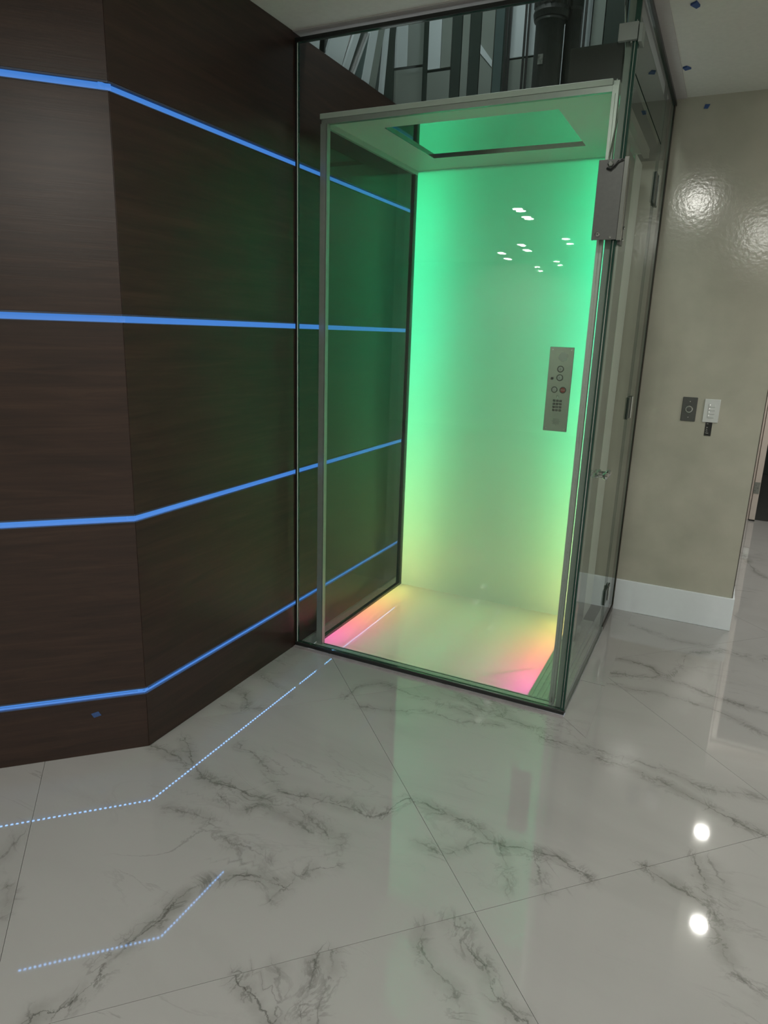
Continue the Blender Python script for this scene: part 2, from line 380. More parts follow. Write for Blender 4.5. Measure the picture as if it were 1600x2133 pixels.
# ------------------------------------------------------------------ setting: floor of large square tiles laid at 45 degrees
S2 = math.sqrt(2)
TILE = 1.6 / S2; A0, B0 = 0.18, 2.35          # joints at x+y = A0+1.6k and x-y = B0+1.6m
VEINS = [
    (1, 5, [(0.517,-1.816),(0.509,-1.786),(0.548,-1.757),(0.557,-1.714),(0.554,-1.651),(0.552,-1.577),(0.564,-1.519),(0.564,-1.444),(0.57,-1.397),(0.592,-1.339),(0.633,-1.288),(0.691,-1.259),(0.749,-1.251),(0.778,-1.248)]),
    (0.7, 4, [(0.774,-1.296),(0.787,-1.238),(0.808,-1.174),(0.869,-1.121)]),
    (0.5, 4, [(0.525,-1.66),(0.549,-1.611),(0.554,-1.571),(0.553,-1.475),(0.553,-1.415)]),
    (0.9, 7, [(0.072,-0.852),(0.16,-0.925),(0.207,-0.971),(0.316,-0.99),(0.408,-0.982),(0.471,-0.988),(0.545,-0.987)]),
    (0.8, 5, [(0.006,-0.936),(0.079,-0.948),(0.129,-0.943),(0.207,-0.971)]),
    (0.8, 4, [(0.482,-0.899),(0.545,-0.934),(0.639,-0.91),(0.737,-0.895),(0.801,-0.886),(0.856,-0.894),(0.887,-0.857),(0.928,-0.764),(0.973,-0.753),(1.062,-0.769),(1.153,-0.781),(1.23,-0.808),(1.331,-0.809),(1.41,-0.787),(1.469,-0.808),(1.506,-0.831)]),
    (0.5, 4, [(0.293,-1.164),(0.425,-1.141),(0.552,-1.187),(0.636,-1.185),(0.7,-1.182)]),
    (0.6, 3, [(0.643,-0.972),(0.712,-0.997),(0.794,-1.022),(0.824,-1.017),(0.84,-1.038)]),
    (0.7, 3, [(0.398,-1.042),(0.494,-1.067),(0.521,-1.006),(0.61,-1.015),(0.721,-1.039)]),
    (0.6, 6, [(1.033,-0.927),(1.113,-0.938),(1.155,-0.893),(1.195,-0.838),(1.246,-0.811)]),
    (0.6, 5, [(1.259,-0.826),(1.283,-0.887),(1.314,-0.969)]),
    (0.6, 5, [(1.349,-0.821),(1.387,-0.892),(1.41,-0.933)]),
    (0.8, 5, [(1.225,-0.198),(1.352,-0.214),(1.491,-0.236),(1.605,-0.251),(1.684,-0.28),(1.774,-0.314),(1.845,-0.354),(1.913,-0.379),(1.965,-0.398)]),
    (0.5, 8, [(1.396,-0.172),(1.501,-0.192),(1.582,-0.186),(1.678,-0.195),(1.771,-0.233),(1.887,-0.197),(1.973,-0.192)]),
    (0.6, 9, [(0.852,-0.067),(0.976,-0.126),(1.118,-0.145),(1.237,-0.173)]),
    (0.5, 6, [(0.447,-0.319),(0.443,-0.209),(0.507,-0.134),(0.602,-0.142),(0.696,-0.156),(0.851,-0.175),(0.97,-0.169)]),
    (0.5, 6, [(0.516,-0.344),(0.583,-0.327),(0.674,-0.296),(0.754,-0.242),(0.899,-0.249),(1.06,-0.205)]),
    (0.7, 9, [(0.964,-0.026),(1.015,-0.062),(1.07,-0.113),(1.118,-0.145)]),
    (1, 5, [(0.842,-1.519),(0.88,-1.539),(0.926,-1.548),(0.978,-1.573)]),
    (0.9, 5, [(0.972,-1.379),(0.974,-1.414),(0.997,-1.471),(1.018,-1.524)]),
    (0.7, 5, [(0.997,-1.365),(1.025,-1.401),(1.041,-1.461),(1.059,-1.531)]),
    (0.5, 4, [(0.894,-1.457),(0.937,-1.489),(0.983,-1.543)]),
    (0.9, 5, [(1.213,-1.139),(1.25,-1.144),(1.268,-1.183),(1.322,-1.215),(1.344,-1.246),(1.374,-1.285),(1.421,-1.311),(1.456,-1.321)]),
    (0.7, 5, [(1.159,-1.185),(1.175,-1.248),(1.222,-1.289),(1.292,-1.315),(1.34,-1.382)]),
    (0.9, 5, [(1.641,-0.711),(1.697,-0.725),(1.766,-0.745),(1.826,-0.78),(1.827,-0.836),(1.85,-0.911),(1.887,-0.972),(1.931,-0.99)]),
    (0.8, 5, [(1.771,-0.586),(1.794,-0.673),(1.814,-0.738),(1.832,-0.782)]),
    (0.5, 6, [(1.81,-0.582),(1.836,-0.65),(1.849,-0.719),(1.844,-0.81)]),
    (0.8, 8, [(1.375,0.622),(1.474,0.623),(1.535,0.62),(1.579,0.521),(1.623,0.561),(1.657,0.69),(1.669,0.849),(1.841,0.99),(1.975,0.945),(2.02,1.005)]),
    (0.5, 5, [(1.369,1.074),(1.472,1.05),(1.579,0.993),(1.682,0.989),(1.781,0.998),(1.863,0.984),(1.938,0.986)]),
    (0.8, 6, [(1.25,0.533),(1.322,0.492),(1.37,0.452),(1.479,0.489),(1.579,0.521),(1.686,0.508),(1.819,0.458),(1.997,0.429)]),
    (0.6, 7, [(1.395,0.357),(1.494,0.356),(1.598,0.383),(1.785,0.352),(1.891,0.308),(1.989,0.229)]),
    (0.6, 6, [(1.897,2.875),(1.934,2.807),(1.997,2.42),(2.071,2.296)]),
    (0.7, 5, [(-0.046,-0.514),(0.029,-0.467),(0.113,-0.529),(0.138,-0.578)]),
    (0.6, 4, [(0.053,-0.605),(0.112,-0.604),(0.191,-0.54)]),
    (0.4, 4, [(0.011,-0.311),(0.117,-0.371),(0.233,-0.418)]),
    (0.7, 10, [(0.206,-1.661),(0.188,-1.628),(0.151,-1.595)]),
    (0.5, 5, [(0.036,-1.541),(0.015,-1.489),(0.001,-1.449)]),
    (0.5, 4, [(0.272,-0.781),(0.375,-0.806),(0.459,-0.868),(0.524,-0.918)]),
]

PX0, PX1, PY0, PY1 = -0.001, 1.275, -0.020, 1.262      # opening of the shallow shaft pit
floor = MB().box(-4.2, 4.4, -8.2, PY0, -0.06, -0.0085).box(-4.2, 4.4, PY1, 6.6, -0.06, -0.0085).box(-4.2, PX0, PY0, PY1, -0.06, -0.0085).box(PX1, 4.4, PY0, PY1, -0.06, -0.0085).build('floor', 'grout')
struct(floor, 'grout bed under large white marble-look tiles laid diagonally')

def seg_dist(px, py, pts):
    best = (1e9, 1.0, 0.0)
    tot = sum(math.hypot(b[0] - a[0], b[1] - a[1]) for a, b in zip(pts, pts[1:])); run = 0.0
    for a, b in zip(pts, pts[1:]):
        dx, dy = b[0] - a[0], b[1] - a[1]; l2 = dx * dx + dy * dy
        if l2 < 1e-9: continue
        t = ((px - a[0]) * dx + (py - a[1]) * dy) / l2; tc_ = min(1, max(0, t))
        ex, ey = px - a[0] - tc_ * dx, py - a[1] - tc_ * dy
        d = math.hypot(ex, ey)
        if d < best[0]:
            sgn = 1.0 if dx * ey - dy * ex >= 0 else -1.0
            over = max(-t, t - 1, 0) * math.sqrt(l2)
            best = (d, sgn, over)
        run += math.sqrt(l2)
    return best

VB = [(min(p[0] for p in v[2]) - .12, max(p[0] for p in v[2]) + .12, min(p[1] for p in v[2]) - .12, max(p[1] for p in v[2]) + .12) for v in VEINS]

def tile_mesh(cx, cy, n, veined):
    h = TILE / 2 - 0.0006
    vs = []; k = 1 / S2
    for j in range(n + 1):
        for i in range(n + 1):
            u, w = -h + 2 * h * i / n, -h + 2 * h * j / n
            vs.append((u * k - w * k, u * k + w * k, 0.0))
    top = len(vs)
    fs = [(j * (n + 1) + i, j * (n + 1) + i + 1, (j + 1) * (n + 1) + i + 1, (j + 1) * (n + 1) + i) for j in range(n) for i in range(n)]
    if veined:
        fs = [f for f in fs if not (PX0 < cx + sum(vs[q][0] for q in f) / 4 < PX1 and PY0 < cy + sum(vs[q][1] for q in f) / 4 < PY1)]
    c = [0, n, (n + 1) * (n + 1) - 1, n * (n + 1)]
    for q in c: vs.append((vs[q][0], vs[q][1], -0.009))
    for q in range(4): fs.append((c[(q + 1) % 4], c[q], top + q, top + (q + 1) % 4))
    me = bpy.data.meshes.new('floor_tile'); me.from_pydata(vs, [], fs); me.materials.append(M['marble'])
    if veined:
        di, dd = [], []
        for x, y, z in vs:
            X, Y = x + cx, y + cy
            I, D = [0.0, 0.0, 0.0], [1.0, 1.0, 1.0]
            for k_, (st, w_, pts) in enumerate(VEINS):
                b = VB[k_]
                if not (b[0] < X < b[1] and b[2] < Y < b[3]): continue
                d, sg, over = seg_dist(X, Y, pts)
                ch = k_ % 3
                if d < abs(D[ch]):
                    D[ch] = d * sg
                    I[ch] = st * math.exp(-(d / 0.06) ** 2) * math.exp(-(over / 0.03) ** 2)
            di.append(I); dd.append(D)
        for nm, dat in (('vein_strength', di), ('vein_offset', dd)):
            a = me.attributes.new(nm, 'FLOAT_VECTOR', 'POINT'); a.data.foreach_set('vector', [q for r in dat for q in r])
    return me

plain = tile_mesh(0, 0, 1, False)
for a in range(-6, 6):
    for b in range(-4, 7):
        s_, d_ = A0 + 1.6 * (a + .5), B0 + 1.6 * (b - 3 + .5)
        cx, cy = (s_ + d_) / 2, (s_ - d_) / 2
        if not (-4.1 < cx < 4.3 and -7.9 < cy < 4.6): continue
        hit = (abs(.6 - cx) < 1.5 and abs(.6 - cy) < 1.5) or any(abs((q[0] + q[1]) - s_) < .86 and abs((q[0] - q[1]) - d_) < .86 for v in VEINS for q in v[2])
        t = bpy.data.objects.new('floor_tile', tile_mesh(cx, cy, 72, True) if hit else plain)
        COL.objects.link(t); t.parent = floor; t.location = (cx, cy, 0); t['base'] = [cx, cy, 0]
# narrow border tiles beside the shaft
for y0, y1 in ((0.322, 1.262), (-0.118, 0.318)):
    if y0 < 0: mb = MB().prism([(1.266, -0.022), (1.371, -0.125), (1.371, y1), (1.266, y1)], 0.0003, 0.0015)
    else: mb = MB().box(1.266, 1.371, y0, y1, 0.0003, 0.0015)
    mb.build('border_tile', 'marble', floor, origin=(1.32, (y0 + y1) / 2, 0))
box('sill_tile', 'sill_stone', 0.002, 1.263, -0.034, -0.014, 0.0003, 0.004, floor, origin=(.6, -.02, 0))

# ceiling with the shaft opening
SX0, SX1, SY0, SY1 = -0.08, 1.215, 0.07, 1.268
ceil = MB()
ceil.box(-4.2, 4.4, -8.2, SY0, CEIL, CEIL + .12).box(-4.2, SX0, SY0, SY1, CEIL, CEIL + .12).box(SX1, 4.4, SY0, SY1, CEIL, CEIL + .12).box(-4.2, 4.4, SY1, 4.1, CEIL, CEIL + .12)
struct(ceil.build('ceiling', 'ceiling'))
tr = MB(); tr.box(0.001, 1.31, -0.028, SY0, CEIL - .004, CEIL).box(1.215, 1.31, SY0, 1.267, CEIL - .004, CEIL)
struct(tr.build('trim_1', 'ceiling_trim'), 'smooth plaster strip in the ceiling round the glass shaft')

# wood wall: panels split by four horizontal light channels; a second face turns 45 degrees at the crease
CREASE = -0.945
ZG = [(0.207, 0.233), (0.826, 0.853), (1.449, 1.476), (2.072, 2.100)]
bands = [(0.0, ZG[0][0])] + [(ZG[i][1], ZG[i + 1][0]) for i in range(3)] + [(ZG[3][1], CEIL)]
wl = struct(box('wall_left', 'black', -0.12, -0.034, CREASE + 0.03, 1.40, 0.0, CEIL, origin=(0, 0, 0)), 'wall clad in dark walnut panels running into the glass shaft')
for z0, z1 in bands:
    MB().prism([(-0.033, CREASE + 0.0013 - 0.0135), (0.0, CREASE + 0.0013), (0.0, 1.266), (-0.033, 1.266)], z0 + (0.001 if z0 == 0 else 0), z1 - (0.001 if z1 == CEIL else 0)).build('wood_panel', 'wood', wl, origin=(0, 0, (z0 + z1) / 2))
LEN = 1.25
dirv = Vector((-1, -1, 0)) / S2; nrm = Vector((1, -1, 0)) / S2
def on45(s, d, z): p = Vector((0, CREASE, 0)) + dirv * s - nrm * d; return (p.x, p.y, z)
def prism45(mb, s0, s1, d0, d1, z0, z1, m0=0.0, m1=0.0, mi=0):
    pts = [on45(s0, d0, 0)[:2], on45(s1, d0, 0)[:2], on45(s1, d1, 0)[:2], on45(s0 + m1, d1, 0)[:2]]
    return mb.prism(pts, z0, z1, mi)
w2 = struct(prism45(MB(), 0.02, LEN, 0.034, 0.12, 0, CEIL).build('wall_front', 'black', origin=on45(0, 0, 0)), 'angled wall face clad in dark walnut panels')
for z0, z1 in bands:
    prism45(MB(), 0.0013, LEN, 0.0, 0.033, z0 + (0.001 if z0 == 0 else 0), z1 - (0.001 if z1 == CEIL else 0), m1=0.0135).build('wood_panel', 'wood', w2, origin=on45(.5, 0, (z0 + z1) / 2))

names = ['lowest blue light line, nearest the floor, let into the dark wood wall',
         'second blue light line up, at seat to table height in the dark wood wall',
         'third blue light line up, at about eye level in the dark wood wall',
         'topmost blue light line in the dark wood wall']
for k, (z0, z1) in enumerate(ZG):
    root = tag(empty('led_light_channel', (0, CREASE, z0)), names[k], 'led light', 'blue light lines in the wood wall')
    c = MB()
    for q0, q1 in ((z0, z0 + .0015), (z1 - .0015, z1)):
        c.box(-0.033, -0.0015, CREASE + .001, 1.264, q0, q1); prism45(c, 0.001, LEN, .0015, .033, q0, q1)
    c.box(-0.001, 0.0025, CREASE + .001, 1.264, z0 - .0005, z0 + .0022); prism45(c, 0, LEN, -.0025, .001, z0 - .0005, z0 + .0022)
    c.box(-0.002, 0.0, CREASE + .001, 1.264, z1 - .0060, z1 - .0016); prism45(c, 0.001, LEN, 0.0, .002, z1 - .0060, z1 - .0016)
    c.build('channel', 'channel', root)
    d = MB(); d.box(-0.031, -0.024, CREASE - .008, 1.264, z0 + .0016, z1 - .0016); prism45(d, -0.006, LEN, .024, .031, z0 + .0016, z1 - .0016)
    d.build('glowing_back', 'led_blue', root)  # groove back and inner lip emit, imitating LED light falling on them
    t = MB(); t.box(-0.0105, -0.0075, CREASE, 1.264, z0 + .0016, z0 + .0075); prism45(t, 0, LEN, .0075, .0105, z0 + .0016, z0 + .0075)
    if k < 2: t.build('inner_lip', 'led_blue', root)
    else: t.bm.free()
    dots = MB(); y = CREASE + .01
    while y < (1.24, -0.56, 0, 0)[k]: dots.box(-0.0125, -0.0075, y, y + .008, z1 - .0036, z1 - .0016); y += .0166  # second chip row stops short to cut off its floor reflection
    s = .008
    while s < .50: prism45(dots, s, s + .008, .0075, .0125, z1 - .0036, z1 - .0016); s += .0166
    if k > 1: dots.bm.free(); continue
    do = dots.build('led_chips', 'led_dot', root); do['kind'] = 'stuff'

# taupe wall behind and beside the shaft, with tall white baseboard
wb = struct(box('wall_back', 'plaster', 0.0, 1.84, 1.268, 1.40, 0.0, CEIL, origin=(0, 1.268, 0)), 'taupe metallic plaster wall beside the glass shaft')
box('corner_bead', 'bronze', 1.8385, 1.8415, 1.2665, 1.40, 0.176, CEIL - .002, wb)
struct(box('baseboard_back', 'white_trim', 0.0, 1.852, 1.254, 1.2675, 0.0, 0.176, bevel=.002), 'tall white baseboard under the taupe wall')
struct(box('wall_hall_left', 'white_wall', 1.70, 1.84, 1.402, 3.95, 0, CEIL))
struct(box('baseboard_hall', 'white_trim', 1.8405, 1.852, 1.2685, 3.93, 0.0, 0.176))
# far end of the hall with the doorway
wf = MB(); wf.box(1.70, 1.93, 3.951, 4.07, 0, CEIL).box(2.83, 4.4, 3.951, 4.07, 0, CEIL).box(1.93, 2.83, 3.951, 4.07, 2.10, CEIL)
struct(wf.build('wall_hall_end', 'white_wall'))
cs = MB(); cs.box(1.853, 1.985, 3.93, 3.95, 0, 2.14).box(2.80, 2.90, 3.93, 3.95, 0, 2.14).box(1.853, 2.90, 3.93, 3.95, 2.1405, 2.23)
cs.box(1.931, 1.985, 3.951, 4.07, 0, 2.099).box(2.80, 2.829, 3.951, 4.07, 0, 2.099)
struct(cs.build('door_frame_1', 'door_white', bevel=.002), 'white door casing at the far end of the hall')
d1 = struct(box('door_1', 'door_white', 1.988, 2.032, 3.90, 4.72, 0.012, 2.08, bevel=.002), 'white door standing open at the end of the hall')
hg = MB(); hg.box(1.986, 2.028, 3.895, 3.8995, 0.24, 0.335); 
for i in range(3): hg.lathe((1.997 + (i % 2) * .016, 3.895, .262 + i * .024), [(.003, -.002), (.003, .0)], 'y', 8, 1)
hg.build('hinge', ['steel', 'black'], d1)
box('latch_plate', 'black', 2.012, 2.029, 3.894, 3.8995, 0.83, 0.90, d1)
box('door_bottom_seal', 'black', 1.988, 2.032, 3.902, 4.70, 0.001, 0.0115, d1)
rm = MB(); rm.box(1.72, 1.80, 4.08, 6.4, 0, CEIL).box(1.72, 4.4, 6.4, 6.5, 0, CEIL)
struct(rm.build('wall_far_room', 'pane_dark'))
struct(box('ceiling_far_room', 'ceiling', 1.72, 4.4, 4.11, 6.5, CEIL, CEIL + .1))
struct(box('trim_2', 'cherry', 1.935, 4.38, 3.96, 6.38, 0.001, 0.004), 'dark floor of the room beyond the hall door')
# rest of the room, out of frame but lit and reflected
struct(box('wall_right', 'white_wall', 4.3, 4.4, -8.2, 6.5, 0, CEIL))
struct(box('wall_rear', 'white_wall', -4.2, 4.3, -8.2, -8.1, 0, CEIL))
struct(box('wall_room_left', 'white_wall', -4.2, -4.1, -8.1, -1.9, 0, CEIL))
struct(box('wall_room_side', 'white_wall', -4.1, on45(LEN, 0, 0)[0], on45(LEN, 0, 0)[1] - .01, on45(LEN, 0, 0)[1] + .09, 0, CEIL))

# ------------------------------------------------------------------ shaft lining above the ceiling, its panes coloured to imitate reflections
H2 = 3.9
ul = struct(box('wall_shaft_left', 'pane_dark', -0.075, -0.035, SY0 + .001, 1.26, CEIL + .001, H2, origin=(0, 0, CEIL)), 'dark lining of the shaft above the wood wall')
def lean(y0, y1, dy0, m, z0=CEIL + .012, z1=3.2, x=-0.034, t=.012):
    """upright pane on the left lining, imitating a bent reflection; dy0 leans it towards the back as it rises"""
    MB().prism([(y0, z0), (y1, z0), (y1 + dy0, z1), (y0 + dy0, z1)], x, x + t, axis='x').build('pane', m, ul, origin=(x, y0, z0))
lean(0.085, 0.20, 0.10, 'pane_light'); lean(0.225, 0.236, 0.06, 'black', t=.02); lean(0.255, 0.385, 0.33, 'pane_light'); lean(0.402, 0.445, 0.38, 'pane_light')
lean(0.500, 0.575, 0.42, 'pane_teal', x=-.0345); lean(0.565, 0.63, 0.22, 'pane_light', t=.016); lean(0.64, 0.70, 0.2, 'pane_mid')
lean(0.755, 0.785, 0.10, 'pane_light', t=.016); lean(0.80, 0.86, .1, 'pane_dark', x=-.0345)
def split_pane(pts, m): MB().prism(pts, -0.034, -0.024, axis='x').build('pane', m, ul, origin=(-.034, pts[0][0], pts[0][1]))
split_pane([(.925, CEIL + .012), (1.245, CEIL + .012), (1.245, 2.815), (.925, 2.70)], 'pane_mid')
split_pane([(.925, 2.712), (1.05, 2.757), (1.05, 3.4), (.925, 3.4)], 'pane_light'); split_pane([(1.055, 2.759), (1.245, 2.827), (1.245, 3.4), (1.055, 3.4)], 'pane_mid')
ub = struct(box('wall_shaft_back', 'pane_dark', -0.075, 1.30, 1.4005, 1.46, CEIL + .1, H2, origin=(0, 1.4, CEIL)), 'dark lining at the back of the shaft above the taupe wall')
b2 = struct(box('wall_shaft_header', 'pane_dark', -0.0745, 1.2395, 1.2615, 1.2675, CEIL + .001, 3.7, origin=(0, 1.262, 2)), 'dark header across the back of the shaft')
def back(x0, x1, m, z0=2.28, z1=3.6, y=1.2612, t=.010):  # flat coloured stripe standing in for a reflection in the shaft glass
    box('pane', m, x0, x1, y - t, y, z0, z1, b2, origin=(x0, y, z0))
for x0, x1, m, z0, z1 in ((0.002, 0.072, 'pane_light', 2.80, 3.6), (0.075, 0.13, 'pane_mid', 2.80, 3.6), (0.002, 0.13, 'pane_mid', 2.28, 2.785),
                          (0.135, 0.185, 'pane_dark', 2.28, 3.6), (0.19, 0.228, 'pane_mid', 2.28, 3.6), (0.232, 0.288, 'pane_dark', 2.28, 3.6),
                          (0.292, 0.36, 'pane_mid', 2.28, 3.6), (0.365, 0.41, 'pane_teal', 2.28, 3.6), (0.413, 0.447, 'pane_dark', 2.28, 3.6),
                          (0.45, 0.70, 'pane_light', 2.80, 3.6), (0.45, 0.70, 'pane_mid', 2.28, 2.79), (0.703, 0.84, 'pane_light', 2.28, 3.6),
                          (0.845, 0.90, 'pane_mid', 2.28, 3.6), (0.905, 1.00, 'pane_dark', 2.28, 3.6), (1.005, 1.05, 'pane_teal', 2.28, 3.6), (1.055, 1.24, 'pane_dark', 2.28, 3.6)):
    back(x0, x1, m, z0, z1)
MB().prism([(0.293, 2.84), (0.359, 2.77), (0.359, 2.80), (0.293, 2.88)], 1.2475, 1.2512, axis='y').build('brace', 'pane_light', b2)
su = MB(); su.box(1.24, 1.32, 0.0, 1.40, CEIL + .121, H2).box(-0.034, 1.24, -0.05, 0.0, CEIL + .121, H2)
struct(su.build('wall_shaft_upper', 'pane_dark'))

# ------------------------------------------------------------------ glass enclosure
GX = 1.262; TOPG = 2.506; DOORZ = 2.262; SEAM = 0.895
enc = tag(empty('glass_enclosure', (0.63, 0, 0)), 'tall frameless glass shaft enclosure standing against the dark wood wall', 'glass enclosure')
def pane(name, x0, x1, y0, y1, z0, z1, parent, edges, m='glass', em='glass_edge'):
    """glass sheet; the faces named in edges get the polished edge material"""
    mb = MB(); mb.box(x0, x1, y0, y1, z0, z1)
    mb.bm.faces.ensure_lookup_table()
    idx = {'z0': 0, 'z1': 1, 'y0': 2, 'x1': 3, 'y1': 4, 'x0': 5}
    for e in edges:
        mb.bm.faces[idx[e]].material_index = 1
    return mb.build(name, [m, em], parent)
pane('front_panel', 0.0106, 1.246, -0.006, 0.006, 0.020, TOPG, enc, ('z0', 'z1', 'x1', 'x0'))
pane('transom_panel', GX - .012, GX, 0.010, SEAM - .003, DOORZ + .003, TOPG, enc, ('z0', 'z1', 'y0', 'y1'))
pane('side_panel', GX - .012, GX, SEAM + .003, 1.238, 0.020, TOPG, enc, ('z0', 'z1', 'y0', 'y1'))
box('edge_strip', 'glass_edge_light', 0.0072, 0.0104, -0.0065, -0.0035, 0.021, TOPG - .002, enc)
box('wall_joint', 'black', 0.0005, 0.0073, -0.010, 0.010, 0.0, TOPG, enc)
cn = MB(); cn.box(1.2465, 1.2625, -0.0065, 0.0095, 0.020, TOPG)
cn.build('corner_post', 'glass_edge', enc)
box('corner_highlight', 'polished', 1.2525, 1.2548, -0.0078, -0.0065, 0.03, TOPG - .1, enc)
br = MB(); br.box(0.0, 1.2635, -0.013, 0.013, 0.004, 0.0195); br.build('base_rail', 'black', enc, bevel=.001)
box('base_rail_bead', 'polished', 0.02, 1.255, -0.0075, -0.0065, 0.0196, 0.0220, enc)
box('base_rail_side', 'satin', 1.247, 1.2655, 0.0135, SEAM, 0.0016, 0.0075, enc)
box('bottom_channel', 'bronze', 1.246, 1.266, SEAM + .012, 1.253, 0.0016, 0.030, enc)
box('bottom_channel_cap', 'satin', 1.2455, 1.2665, SEAM - .0, SEAM + .0115, 0.0016, 0.026, enc)
box('wall_channel', 'bronze', 1.244, 1.266, 1.2395, 1.2535, 0.0305, TOPG, enc)
hr = MB(); hr.box(0.0, 1.270, -0.011, 0.011, TOPG + .0005, TOPG + .014).box(1.244, 1.270, 0.0115, 1.2615, TOPG + .0005, TOPG + .014)
hr.build('head_rail', 'black', enc)

gd = tag(empty('glass_door', (GX - .006, SEAM, 0)), 'frameless glass swing door in the right side of the shaft', 'door')
pane('leaf', GX - .012, GX, 0.012, SEAM - .003, 0.012, DOORZ - .003, gd, ('z0', 'z1', 'y0', 'y1'))
for z, hh in ((0.215, .075), (1.145, .10), (2.08, .12)):
    h = MB(); h.box(GX + .0005, GX + .008, SEAM - .085, SEAM - .012, z - hh / 2, z + hh / 2)
    h.box(GX + .0005, GX + .008, SEAM + .012, SEAM + .055, z - hh / 2, z + hh / 2)
    h.box(GX + .002, GX + .006, SEAM - .0115, SEAM + .0115, z - hh / 2, z + hh / 2)
    ho = h.build('hinge', 'dark_green', gd, bevel=.001)
    p = MB(); p.lathe((GX + .010, SEAM, z - hh / 2), [(.005, 0), (.005, hh)], 'z', 12); p.build('hinge_pin', 'polished', ho)
kn = MB(); kn.lathe((GX, 0.10, 0.955), [(.004, .0005), (.011, .002), (.011, .010), (.006, .014), (.006, .030), (.013, .034), (.015, .040), (.013, .048), (.004, .050)], 'x', 20)
kn.lathe((GX, 0.17, 0.955), [(.004, .0005), (.011, .002), (.011, .010), (.006, .014), (.006, .030), (.013, .034), (.015, .040), (.013, .048), (.004, .050)], 'x', 20)
kn.box(GX + .030, GX + .038, 0.10, 0.17, 0.950, 0.960)
kn.build('handle', 'polished', gd)

# interlock box wrapped round the glass corner
lk = tag(empty('lock_interlock_box', (1.225, -0.02, 1.77)), 'dark grey steel lock cover plate on the front corner of the glass shaft', 'lock cover')
MB().box(1.184, 1.2635, -0.0225, -0.0195, 1.768, 2.012).box(1.184, 1.1865, -0.0193, -0.0075, 1.768, 2.012).build('front_plate', 'gunmetal', lk, bevel=.0008)
MB().box(1.2640, 1.2775, -0.0225, 0.0, 1.766, 2.018).build('side_rail', 'steel', lk, bevel=.0008)
MB().box(1.2640, 1.2735, 0.001, 0.055, 1.755, 1.995).build('side_plate', 'gunmetal', lk, bevel=.0008)
MB().lathe((1.203, -0.0228, 1.786), [(.0085, 0), (.0085, -.003), (.005, -.0045)], 'y', 18).lathe((1.203, -0.0275, 1.786), [(.0025, 0), (.0025, -.0004)], 'y', 10, 1).build('key_lock', ['steel', 'black'], lk)
MB().lathe((1.222, -0.0228, 1.998), [(.010, 0), (.010, -.005), (.006, -.008)], 'y', 6).build('bolt', 'steel', lk)
MB().lathe((1.243, -0.0228, 1.776), [(.004, 0), (.003, -.0012)], 'y', 14).build('rivet', 'polished', lk)
MB().tube([(1.212, -.026, 1.985), (1.225, -.030, 1.980), (1.236, -.030, 1.990), (1.246, -.028, 2.003), (1.262, -.026, 2.008)], .0035, 8).build('cable_loop', 'black', lk)
for zz in (1.81, 1.772):
    MB().lathe((1.2740, 0.03, zz), [(.005, 0), (.005, .005), (.003, .007)], 'x', 12).build('clip_screw', 'polished', lk)
cb_ = tag(empty('glass_clamp', (1.23, -0.02, 2.35)), 'square grey clamp block on the glass corner near the ceiling', 'clamp')
MB().box(1.203, 1.2610, -0.021, -0.0070, 2.348, 2.397).box(1.2635, 1.275, -.021, 0.035, 2.340, 2.392).build('block', 'clamp_grey', cb_, bevel=.001)
MB().lathe((1.243, -0.012, 2.3475), [(.004, 0), (.004, -.006), (.0015, -.007)], 'z', 10).build('clamp_screw', 'polished', cb_)

# ------------------------------------------------------------------ elevator cab
CX0, CX1, CY0, CY1, CZ = 0.088, 1.208, 0.036, 0.985, 2.250
cab = tag(empty('elevator_cab', (0.63, 0.5, 0)), 'elevator cab with glossy white back, glowing green light and pale frame', 'elevator cab')
def opal_panel(name, x0, x1, y0, y1, z0, z1, front):
    mb = MB(); mb.box(x0, x1, y0, y1, z0, z1); mb.bm.faces.ensure_lookup_table()
    for k, f in enumerate(mb.bm.faces): f.material_index = 0 if k == front else 1
    return mb.build(name, ['opal_cab', 'clear_film'], cab)
opal_panel('cab_floor', CX0 + .004, 1.100, 0.062, CY1 - .002, 0.002, 0.006, 1)
# shallow light tray below the floor and light box behind the back panel, lined white, both added to spread the LED glow
MB().box(0.070, 1.100, 0.050, 0.985, -0.175, -0.170).box(0.070, 0.075, 0.050, 0.985, -0.1699, 0.0015).box(1.0955, 1.100, 0.050, 0.985, -0.1699, 0.0003).box(0.0755, 1.095, 0.050, 0.055, -0.1699, 0.0015).build('light_tray', 'reflector', cab)
MB().box(0.066, 1.150, 1.230, 1.235, 0.0, 2.26).box(0.066, 0.071, CY1 + .006, 1.2295, 0.0, 2.26).box(1.145, 1.150, CY1 + .006, 1.2295, 0.0, 2.26).box(0.0715, 1.1445, CY1 + .006, 1.2295, 2.24, 2.26).build('light_box', 'reflector', cab)
MB().box(CX0, 1.205, 0.020, 0.060, 0.0005, 0.012).build('platform_edge', 'alu_green', cab, bevel=.001)
opal_panel('back_panel', CX0 - .014, 1.150, CY1, CY1 + .005, 0.0, CZ + .03, 2)
